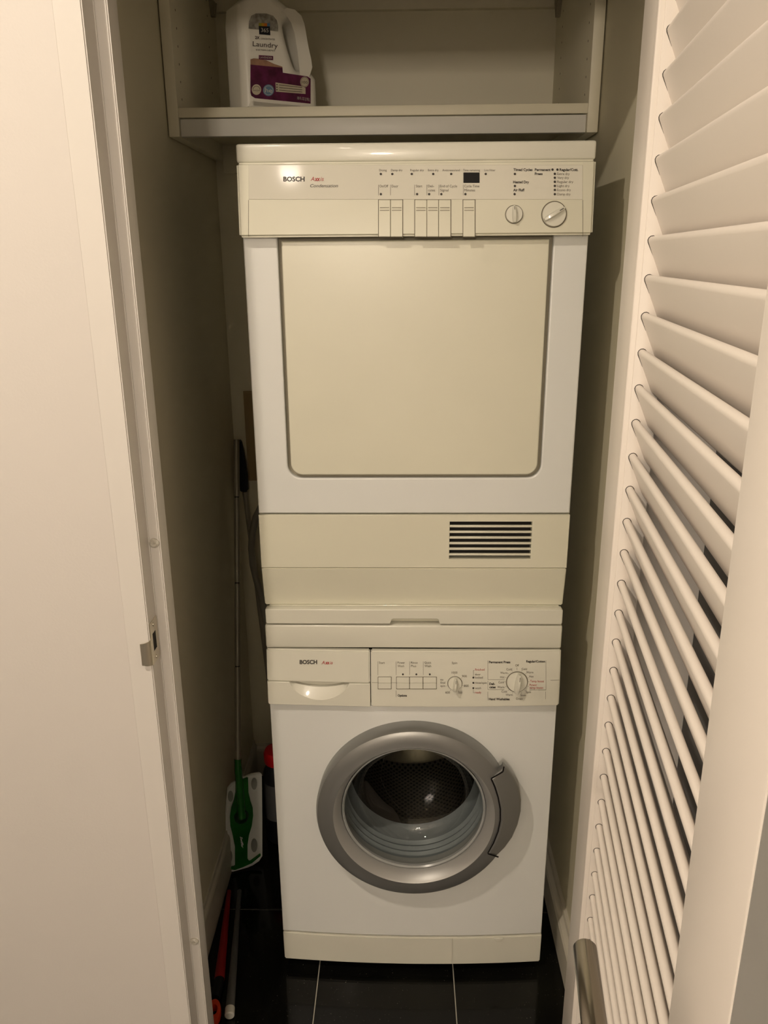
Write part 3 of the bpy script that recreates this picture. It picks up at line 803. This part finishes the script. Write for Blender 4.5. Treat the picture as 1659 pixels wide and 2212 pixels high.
# rubber door seal, ribbed
sp_ = [(.1600, .012), (.1590, .024), (.1530, .030), (.1550, .036), (.1500, .044), (.1540, .052), (.1480, .060), (.1490, .085), (.1440, .100), (.1420, .108), (.150, .112)]
lathe('door_seal', sp_, RC, rubber, was, n=80)
# drum
def drum_mat():
    m = bpy.data.materials.new('drum_steel'); m.use_nodes = True; nt = m.node_tree; b = nt.nodes['Principled BSDF']
    geo = nt.nodes.new('ShaderNodeNewGeometry'); sep = nt.nodes.new('ShaderNodeSeparateXYZ')
    sub = nt.nodes.new('ShaderNodeVectorMath'); sub.operation = 'SUBTRACT'; sub.inputs[1].default_value = tuple(RC)
    nt.links.new(geo.outputs['Position'], sub.inputs[0]); nt.links.new(sub.outputs[0], sep.inputs[0])
    at2 = nt.nodes.new('ShaderNodeMath'); at2.operation = 'ARCTAN2'
    nt.links.new(sep.outputs['Z'], at2.inputs[0]); nt.links.new(sep.outputs['X'], at2.inputs[1])
    mu = nt.nodes.new('ShaderNodeMath'); mu.operation = 'MULTIPLY'; mu.inputs[1].default_value = .235; nt.links.new(at2.outputs[0], mu.inputs[0])
    cb = nt.nodes.new('ShaderNodeCombineXYZ'); nt.links.new(mu.outputs[0], cb.inputs[0]); nt.links.new(sep.outputs['Y'], cb.inputs[1])
    vo = nt.nodes.new('ShaderNodeTexVoronoi'); vo.inputs['Scale'].default_value = 90; vo.inputs['Randomness'].default_value = 0
    mp = nt.nodes.new('ShaderNodeMapping'); mp.inputs['Rotation'].default_value = (0, 0, math.radians(45)); nt.links.new(cb.outputs[0], mp.inputs[0]); nt.links.new(mp.outputs[0], vo.inputs['Vector'])
    rp = nt.nodes.new('ShaderNodeValToRGB'); rp.color_ramp.elements[0].position = .26; rp.color_ramp.elements[1].position = .34
    rp.color_ramp.elements[0].color = (.01, .01, .01, 1); rp.color_ramp.elements[1].color = (.20, .18, .14, 1)
    nt.links.new(vo.outputs['Distance'], rp.inputs['Fac']); nt.links.new(rp.outputs['Color'], b.inputs['Base Color'])
    b.inputs['Metallic'].default_value = .9; b.inputs['Roughness'].default_value = .25
    return m
dm = drum_mat()
drum = lathe('drum', [(.150, .112), (.232, .120), (.235, .130), (.235, .44), (.225, .46), (0, .46)], RC, dm, was, n=80)
for k in range(3):
    a = math.radians(100 + 120 * k); ca, sa = math.cos(a), math.sin(a)
    vs = []
    for y in (.14, .17, .40, .44):
        hgt = .055 if .15 < y < .42 else .02
        for w, h in ((-.035, 0), (-.018, hgt * .8), (0, hgt), (.018, hgt * .8), (.035, 0)):
            rr = .233 - h; vs.append((RC.x + rr * ca - w * sa, RC.y + y, RC.z + rr * sa + w * ca))
    fs = [(i * 5 + k2, i * 5 + k2 + 1, i * 5 + 6 + k2, i * 5 + 5 + k2) for i in range(3) for k2 in range(4)]
    link('paddle', mesh(vs, fs), steel, drum, smooth=True)

# ------------------------------------------------------------------ things beside the machines
# detergent jug
JA = math.radians(34)
jt_ = Vector((math.cos(JA), math.sin(JA), 0)); jn = Vector((math.sin(JA), -math.cos(JA), 0))
JC = at(600, 229, .395); JZ = 1.8836
Jo = Vector((JC.x, .395, JZ))
def jf(px, py, lift=.0):
    r = ray(px, py); o = Jo + jn * lift
    return CAM + r * ((o - CAM).dot(jn) / r.dot(jn))
def jl(px, py):
    p = jf(px, py); return ((p - Jo).dot(jt_), p.z - JZ)
def smooth_loop(pts, n=4):
    out = []; m = len(pts)
    for i in range(m):
        p0, p1, p2, p3 = pts[i - 1], pts[i], pts[(i + 1) % m], pts[(i + 2) % m]
        for k in range(n):
            t = k / n
            out.append(tuple(.5 * (2 * b + (c - a) * t + (2 * a - 5 * b + 4 * c - d) * t * t + (3 * b - a - 3 * c + d) * t ** 3) for a, b, c, d in zip(p0, p1, p2, p3)))
    return out
jug = thing('detergent_jug', 'white laundry detergent jug with purple label on the cabinet shelf', 'detergent jug', tuple(Jo - jn * .05))
x0j, x1j = jl(524, 150)[0], jl(690, 215)[0]
hb = jl(640, 150)[1]                       # height of the low right shoulder
H_ = .262
outer = [(x0j + .004, 0.0), (x1j - .006, 0.0), (x1j, .008), (x1j - .001, hb - .012), (x1j - .010, hb - .002), (jl(665, 150)[0] , hb + .004),
         (jl(661, 110)[0], jl(661, 110)[1]), (jl(655, 70)[0], jl(655, 70)[1]), (jl(645, 40)[0], jl(645, 40)[1]), (jl(628, 12)[0], jl(628, 12)[1]),
         (jl(600, -10)[0], jl(600, -10)[1]), (jl(592, -22)[0], jl(592, -22)[1]), (jl(592, -34)[0], jl(592, -34)[1]), (jl(548, -34)[0], jl(548, -34)[1]), (jl(548, -20)[0], jl(548, -20)[1]), (x0j + .004, jl(530, 5)[1]), (x0j, jl(528, 40)[1]), (x0j, .006)]
holep = [(617, 52), (626, 42), (637, 48), (642, 66), (646, 90), (651, 115), (656, 140), (650, 150), (642, 146), (634, 126), (624, 92), (618, 66)]
hol = [jl(*q) for q in holep]
DJ = .092
me = outline_me([outer, smooth_loop(hol, 2)], DJ, .020, 5)
for v in me.vertices:
    x, y, z = v.co
    v.co = Jo + jt_ * x - jn * y + Vector((0, 0, z))
jb = link('jug_body', me, mat('white_hdpe', (0.88, 0.85, 0.76), 0.35), jug, smooth=True)
capc = Jo + jt_ * ((jl(548, -34)[0] + jl(592, -34)[0]) / 2) - jn * (DJ / 2) + Vector((0, 0, jl(570, -34)[1]))
capm = lathe_me([(0, .045), (.020, .045), (.023, .040), (.024, 0), (.0, 0)], capc, 'z', 32)
link('cap', capm, mat('white_cap', (0.75, 0.72, 0.66), 0.4), jug, smooth=True)
LF = .0008
def lp_(pts, name, m, l=LF):
    q = Print(lambda x, y: jf(x, y, l)); q.poly(pts); return q.build(name, m, jb)
def marks(fn, name, m, l=LF + .0006):
    q = Print(lambda x, y: jf(x, y, l)); fn(q); return q.build(name, m, jb)
purple = mat('purple_print', (0.11, 0.012, 0.055), 0.4)
navy = mat('navy_print', (0.01, 0.012, 0.02), 0.4)
offw = mat('label_white', (0.62, 0.58, 0.50), 0.5)
tan_p = mat('tan_print', (0.42, 0.24, 0.15), 0.5, var=.3, vscale=60)
lp_([(541, 139), (610, 145), (611, 157), (664, 165), (671, 170), (671, 224), (551, 212), (543, 207), (541, 200)], 'label_purple', mat('purple_field', (0.12, 0.014, 0.062), 0.45, var=.55, vscale=45))
lp_([(541, 139.5), (541, 128), (548, 126), (560, 127), (575, 130), (592, 138), (610, 144), (610, 146)], 'label_hills', tan_p, LF + .0002)
lp_([(537, 62), (538, 46), (543, 34), (553, 29), (575, 29), (590, 34), (598, 44), (601, 55), (601, 68), (584, 66)], 'label_leaves', mat('grey_leaf_print', (0.36, 0.34, 0.29), 0.5, var=.5, vscale=120))
lp_([(559, 56), (583, 57), (584, 76), (560, 74)], 'label_badge', navy, LF + .0006)
for i, c in enumerate(((0.30, 0.30, 0.03), (0.55, 0.28, 0.02), (0.62, 0.16, 0.02), (0.10, 0.22, 0.36))):
    lp_([(559 + i * 6, 49.6 + i * .2), (565 + i * 6, 49.8 + i * .2), (565 + i * 6, 56.4 + i * .2), (559 + i * 6, 56.2 + i * .2)], 'badge_stripe', mat('stripe%d' % i, c, .5), LF + .0007)
marks(lambda q: q.text('365', 564, 580, 69, 8.5, base2=70), 'lettering', offw, LF + .0011)
def blk(q):
    q.text('2X', 551, 561, 84, 6, bold=.03, base2=84.6)
    q.text('CONCENTRATED', 563, 594, 85, 3.4, base2=87)
    q.text('Laundry', 546, 600, 99.5, 10.5, base2=104)
    q.text('DETERGENT', 553, 595, 109, 3, base2=111)
    q.text('100 FL OZ (2.95 L)', 0, 1, 0, 1) if False else None
marks(blk, 'lettering', mat('brown_print', (0.06, 0.035, 0.03), .5), LF + .0006)
lp_([(559, 119), (590, 121), (590, 130), (559, 128)], 'label_band', purple, LF + .0006)
marks(lambda q: q.text('LAVENDER', 561.5, 588, 126, 4.4, base2=127.5), 'lettering', offw, LF + .0011)
def badges(q):
    q.dot(554, 193.5, 10.2, 24, ry=11.5)
    q.dot(658, 177, 9.5, 24, ry=11.5)
    q.poly([(595, 178), (650, 186), (660, 190), (660, 203), (596, 198)])
marks(badges, 'label_seals', mat('seal_cream', (0.60, 0.53, 0.40), .5), LF + .0005)
marks(lambda q: q.dot(580, 195, 12, 28, ry=12.5), 'label_seal', mat('seal_blue', (0.14, 0.24, 0.36), .5), LF + .0005)
def wt(q):
    q.ring(580, 195, 9.6, .8); q.text('he', 573, 588, 199, 9, bold=.01, base2=200)
    q.text('100 FL OZ (2.95L)', 642, 669, 214.5, 6, base2=218)
marks(wt, 'lettering', offw, LF + .001)
def sm(q):
    q.ring(554, 193.5, 7.5, .9, a0=0, a1=180); q.text('HIGH', 547, 561, 197, 3)
    q.text('100', 652, 664, 180, 5.5, base2=181)
    for i in range(3):
        q.rect(597, 181.5 + i * 5.6, 599.5, 184 + i * 5.6)
        q.line(603, 183.5 + i * 5.6, 653, 189 + i * 5, 1.2)
    q.ring(658, 177, 8.2, .6, ry=10)
marks(sm, 'lettering', MATS['brown_print'], LF + .001)

# spray-free floor mop with green head, standing in the left gap
mop = thing('floor_mop', 'flat floor mop with grey pole and green and white head, upright left of the washer', 'mop', (-.45, .33, 0))
mpole = mat('pole_grey', (0.33, 0.31, 0.25), 0.35, metal=.3)
mgreen = mat('mop_green', (0.012, 0.16, 0.012), 0.22, coat=.4, var=.3, vscale=14)
mwhite = mat('mop_white', (0.78, 0.80, 0.76), 0.5)
YM = .33
pA = at(514, 1654, .352); pT = at(511, 950, .655)
def lerp(a, b, t): return a + (b - a) * t
ts = [(0.0, .318), (.324, .642), (.646, .86), (.864, 1.0)]
zz_ = [(1655, 0)]
def pole_seg(t0, t1, r): return tube('pole_section', [lerp(pA, pT, t0), lerp(pA, pT, t1)], r, mpole, mop, n=16)
pole_seg(0, .30, .0078); pole_seg(.303, .555, .0074); pole_seg(.558, .82, .0074); pole_seg(.823, 1.0, .0078)
for t in (.3015, .5565, .8215): tube('pole_joint', [lerp(pA, pT, t - .0018), lerp(pA, pT, t + .0018)], .0066, black_m, mop, n=16)
# head: plate plane through two floor points
bl = atz(489, 1884, .004); br = atz(567, 1862, .004)
ht = (br - bl); ht.z = 0; hw = ht.length; ht.normalize(); hn = Vector((ht.y, -ht.x, 0))
lean = Vector((pT - pA)); lean = lean.normalized()
up = (Vector((0, 0, 1)) * .985 - hn * .12).normalized()
hn2 = ht.cross(up).normalized()
if hn2.y > 0: hn2 = -hn2
def hdp(px, py, lift=0.0):
    r = ray(px, py); o = bl + hn2 * lift
    return CAM + r * ((o - CAM).dot(hn2) / r.dot(hn2))
def plate(name, pts, l0, l1, m, parent, bv=.001):
    f_ = [hdp(x, y, l1) for x, y in pts]; b_ = [p - hn2 * (l1 - l0) for p in f_]; n = len(pts)
    me = mesh(f_ + b_, [tuple(range(n)), tuple(range(n, 2 * n))] + [(i, (i + 1) % n, n + (i + 1) % n, n + i) for i in range(n)])
    if bv: bev(me, bv, 2, 50)
    return link(name, me, m, parent, smooth=True)
hd_o = [(492, 1704), (500, 1694), (520, 1683), (545, 1673), (562, 1670), (566, 1674), (567, 1770), (567, 1850), (560, 1861), (545, 1871), (525, 1880), (505, 1885), (492, 1883), (485, 1876), (484, 1840), (486, 1770)]
head = plate('mop_head', hd_o, -.010, .0, mwhite, mop, .002)
gp_ = [(509, 1690), (536, 1680), (537, 1712), (541, 1730), (546, 1745), (547, 1762), (544, 1785), (538, 1805), (535, 1825), (535, 1856), (540, 1862), (563, 1845), (564, 1849), (545, 1865), (525, 1874), (508, 1880), (490, 1878), (490, 1876), (508, 1872), (508, 1830), (503, 1805), (498, 1785), (497, 1765), (500, 1745), (506, 1728), (509, 1712)]
plate('green_body', gp_, 0.0, .007, mgreen, head, .0015)
# swivel dome and neck
pk = hdp(521, 1763, .008)
me = lathe_me([(.019, 0), (.019, .006), (.014, .013), (.006, .017), (0, .018)], (0, 0, 0), 'z', 28)
rot = Vector((0, 0, 1)).rotation_difference(hn2).to_matrix().to_4x4()
me.transform(Matrix.Translation(pk) @ rot)
link('swivel', me, mat('dark_green', (0.004, 0.035, 0.006), .35), head, smooth=True)
tube('neck', [pk + hn2 * .008, lerp(pk + hn2 * .010, pA, .25), lerp(pk + hn2 * .008, pA, .8), pA, lerp(pA, pT, .02)], [.0115, .0105, .0100, .0096, .0094], mgreen, mop, n=18)
for (x, y, rx, ry) in ((549, 1693, 6.5, 13), (549, 1826, 7, 15), (498, 1720, 6, 12), (496, 1850, 6, 14)):
    vs = [hdp(x + rx * math.cos(2 * math.pi * i / 20), y + ry * math.sin(2 * math.pi * i / 20), .0006) for i in range(20)] + [hdp(x + .65 * rx * math.cos(2 * math.pi * i / 20), y + .65 * ry * math.sin(2 * math.pi * i / 20), .0003) for i in range(20)]
    link('cloth_grip', mesh(vs, [(i, (i + 1) % 20, 20 + (i + 1) % 20, 20 + i) for i in range(20)] + [tuple(range(20, 40))]), mat('grip_grey', (0.30, 0.32, 0.29), .6), head)
q = Print(lambda x, y: hdp(520 + (y - 1815) * 1.0 + 0, 1820 + (x - 521), .0075))
# script reads downward: letters advance down the head
me = text_me('Swiffer', .02, .3); mx = max(v.co.x for v in me.vertices); h = cap_h()
vv = [hdp(518.5 + v.co.y / h * 4.8 + v.co.x / mx * 3.5, 1807 + v.co.x / mx * 25, .0085) for v in me.vertices]
m2 = bpy.data.meshes.new('s'); m2.from_pydata([tuple(p) for p in vv], [], [tuple(p.vertices) for p in me.polygons])
link('lettering', m2, mat('logo_white', (0.8, 0.8, 0.75), .5), head, kind='stuff')

# second pole with black grip, behind the mop
brm = thing('long_handled_tool', 'thin grey pole with black grip leaning behind the mop', 'pole', (-.40, .64, 0))
q0 = at(529, 1062, .705); q1 = at(572, 1400, .705)
q2 = q0 + (q1 - q0) * ((q0.z - .012) / (q0.z - q1.z))
tube('pole', [q2, q0], .0072, mpole, brm, n=14)
gt = at(517, 951, .69)
gv = [(515, 951), (519, 953), (524, 972), (529, 1000), (533, 1030), (535, 1062), (518, 1063), (516, 1030), (515, 990)]
fa = [at(x, y, .692) for x, y in gv]; fb = [p + Vector((0, .022, 0)) for p in fa]; n = len(gv)
link('grip', bev(mesh(fa + fb, [tuple(range(n)), tuple(range(n, 2 * n))] + [(i, (i + 1) % n, n + (i + 1) % n, n + i) for i in range(n)]), .003, 2, 40), mat('blue_black', (0.004, 0.004, 0.010), .4), brm, smooth=True)
# grey drain hose
hose_m = mat('hose_grey', (0.22, 0.21, 0.17), .45)
hp_ = [at(x, y, .640) for x, y in ((574, 1080), (564, 1095), (553, 1117), (545, 1150), (543, 1185), (546, 1220), (553, 1250), (563, 1285), (574, 1330), (586, 1390), (596, 1450))]
hs = tag(tube('drain_hose', hp_, .0095, hose_m, None, n=12), 'grey drain hose curving down behind the left side of the machines', 'hose')
# panel on the back wall
pn = thing('access_panel', 'dull yellow flat access panel on the back wall left of the dryer', 'panel', (-.36, YB, 1.12))
a_ = at(525, 845, YB - .004); b_ = at(536, 1038, YB - .004)
box('frame', a_.x - .0, -.26, YB - .005, YB - .0005, b_.z, a_.z, mat('panel_ochre', (0.36, 0.27, 0.13), .5), pn, .001)
box('cover', a_.x + .006, -.266, YB - .008, YB - .005, b_.z + .006, a_.z - .006, MATS['panel_ochre'], pn, .001)

# bottle with red cap beside the washer
bc = Vector((-.372, .45, 0))
bot = thing('cleaner_bottle', 'dark bottle with red cap standing left of the washer', 'bottle', tuple(bc))
capz = at(570, 1617, .45).z
lathe('bottle_body', [(0, .001), (.038, .001), (.041, .006), (.041, capz - .075), (.036, capz - .058), (.027, capz - .042), (.022, capz - .036), (.0, capz - .036)], bc, mat('dark_bottle', (0.012, 0.012, 0.014), .3), bot, axis='z', n=32)
lathe('cap', [(.034, capz - .040), (.036, capz - .036), (.0365, capz - .010), (.032, capz - .002), (.022, capz), (0, capz)], bc, mat('red_cap', (0.45, 0.005, 0.008), .35), bot, axis='z', n=32)
lz1, lz0 = at(575, 1700, .41).z, at(575, 1775, .41).z
lathe('bottle_label', [(.0414, lz0), (.0414, lz1)], bc, mat('label_grey', (0.09, 0.09, 0.09), .5), bot, axis='z', n=32)

# poles lying on the floor by the left wall
z_ = .012
r0 = atz(474, 2116, z_); r1 = atz(492, 1950, z_)
dv = (r1 - r0).normalized()
red = thing('red_pole', 'red pole with black grip and orange hanging end lying along the left wall', 'pole', (r0.x, r0.y, 0))
rf = r0 + dv * .27
rf.x = max(rf.x, XL + .019)
red_m = mat('red_pole', (0.26, 0.006, 0.008), .4)
tube('pole', [r0, rf], [.0120, .0055], red_m, red, n=18, flat=1.0)
g_ = atz(465, 2158, z_ - .002); g_ = Vector((g_.x, g_.y, z_))
tube('grip', [g_, r0 + dv * .004], [.010, .0115], black_m, red, n=16)
e0 = atz(463, 2187, .012)
ringm = []
dv2 = (g_ - e0); dv2.z = 0; dv2.normalize(); side = Vector((dv2.y, -dv2.x, 0))
R1, R2 = .030, .0155
vs = []; fs = []
no = 28
for i in range(no):
    a = 2 * math.pi * i / no
    ox, oy = math.cos(a) * R1 * 1.0, math.sin(a) * R2
    ix, iy = math.cos(a) * .011, math.sin(a) * .0065
    for (x, y, z) in ((ox * .93, oy * .93, .003), (ox, oy, .012), (ox * .9, oy * .9, .020), (ix * 1.15, iy * 1.15, .021), (ix, iy, .012), (ix, iy, .003)):
        p = e0 + dv2 * x + side * y; vs.append((p.x, p.y, z))
for i in range(no):
    j = (i + 1) % no
    for k in range(6): fs.append((i * 6 + k, j * 6 + k, j * 6 + (k + 1) % 6, i * 6 + (k + 1) % 6))
link('hanging_end', mesh(vs, fs), mat('orange_red', (0.52, 0.035, 0.008), .25, coat=.3), red, smooth=True)
w0 = atz(496, 2190, .011); w1 = atz(514, 1965, .011); dw = (w1 - w0).normalized()
gp2 = thing('grey_pole', 'grey pole with white end cap lying on the floor beside the red pole', 'pole', (w0.x, w0.y, 0))
wf_ = w0 + dw * .36
tube('pole', [w0 + dw * .012, wf_], [.0102, .0052], mat('pole_slate', (0.10, 0.10, 0.10), .45), gp2, n=18)
tube('end_cap', [w0 - dw * .006, w0 - dw * .004, w0 + dw * .014], [.0085, .0108, .0108], mat('cap_white', (0.66, 0.64, 0.58), .4), gp2, n=18)
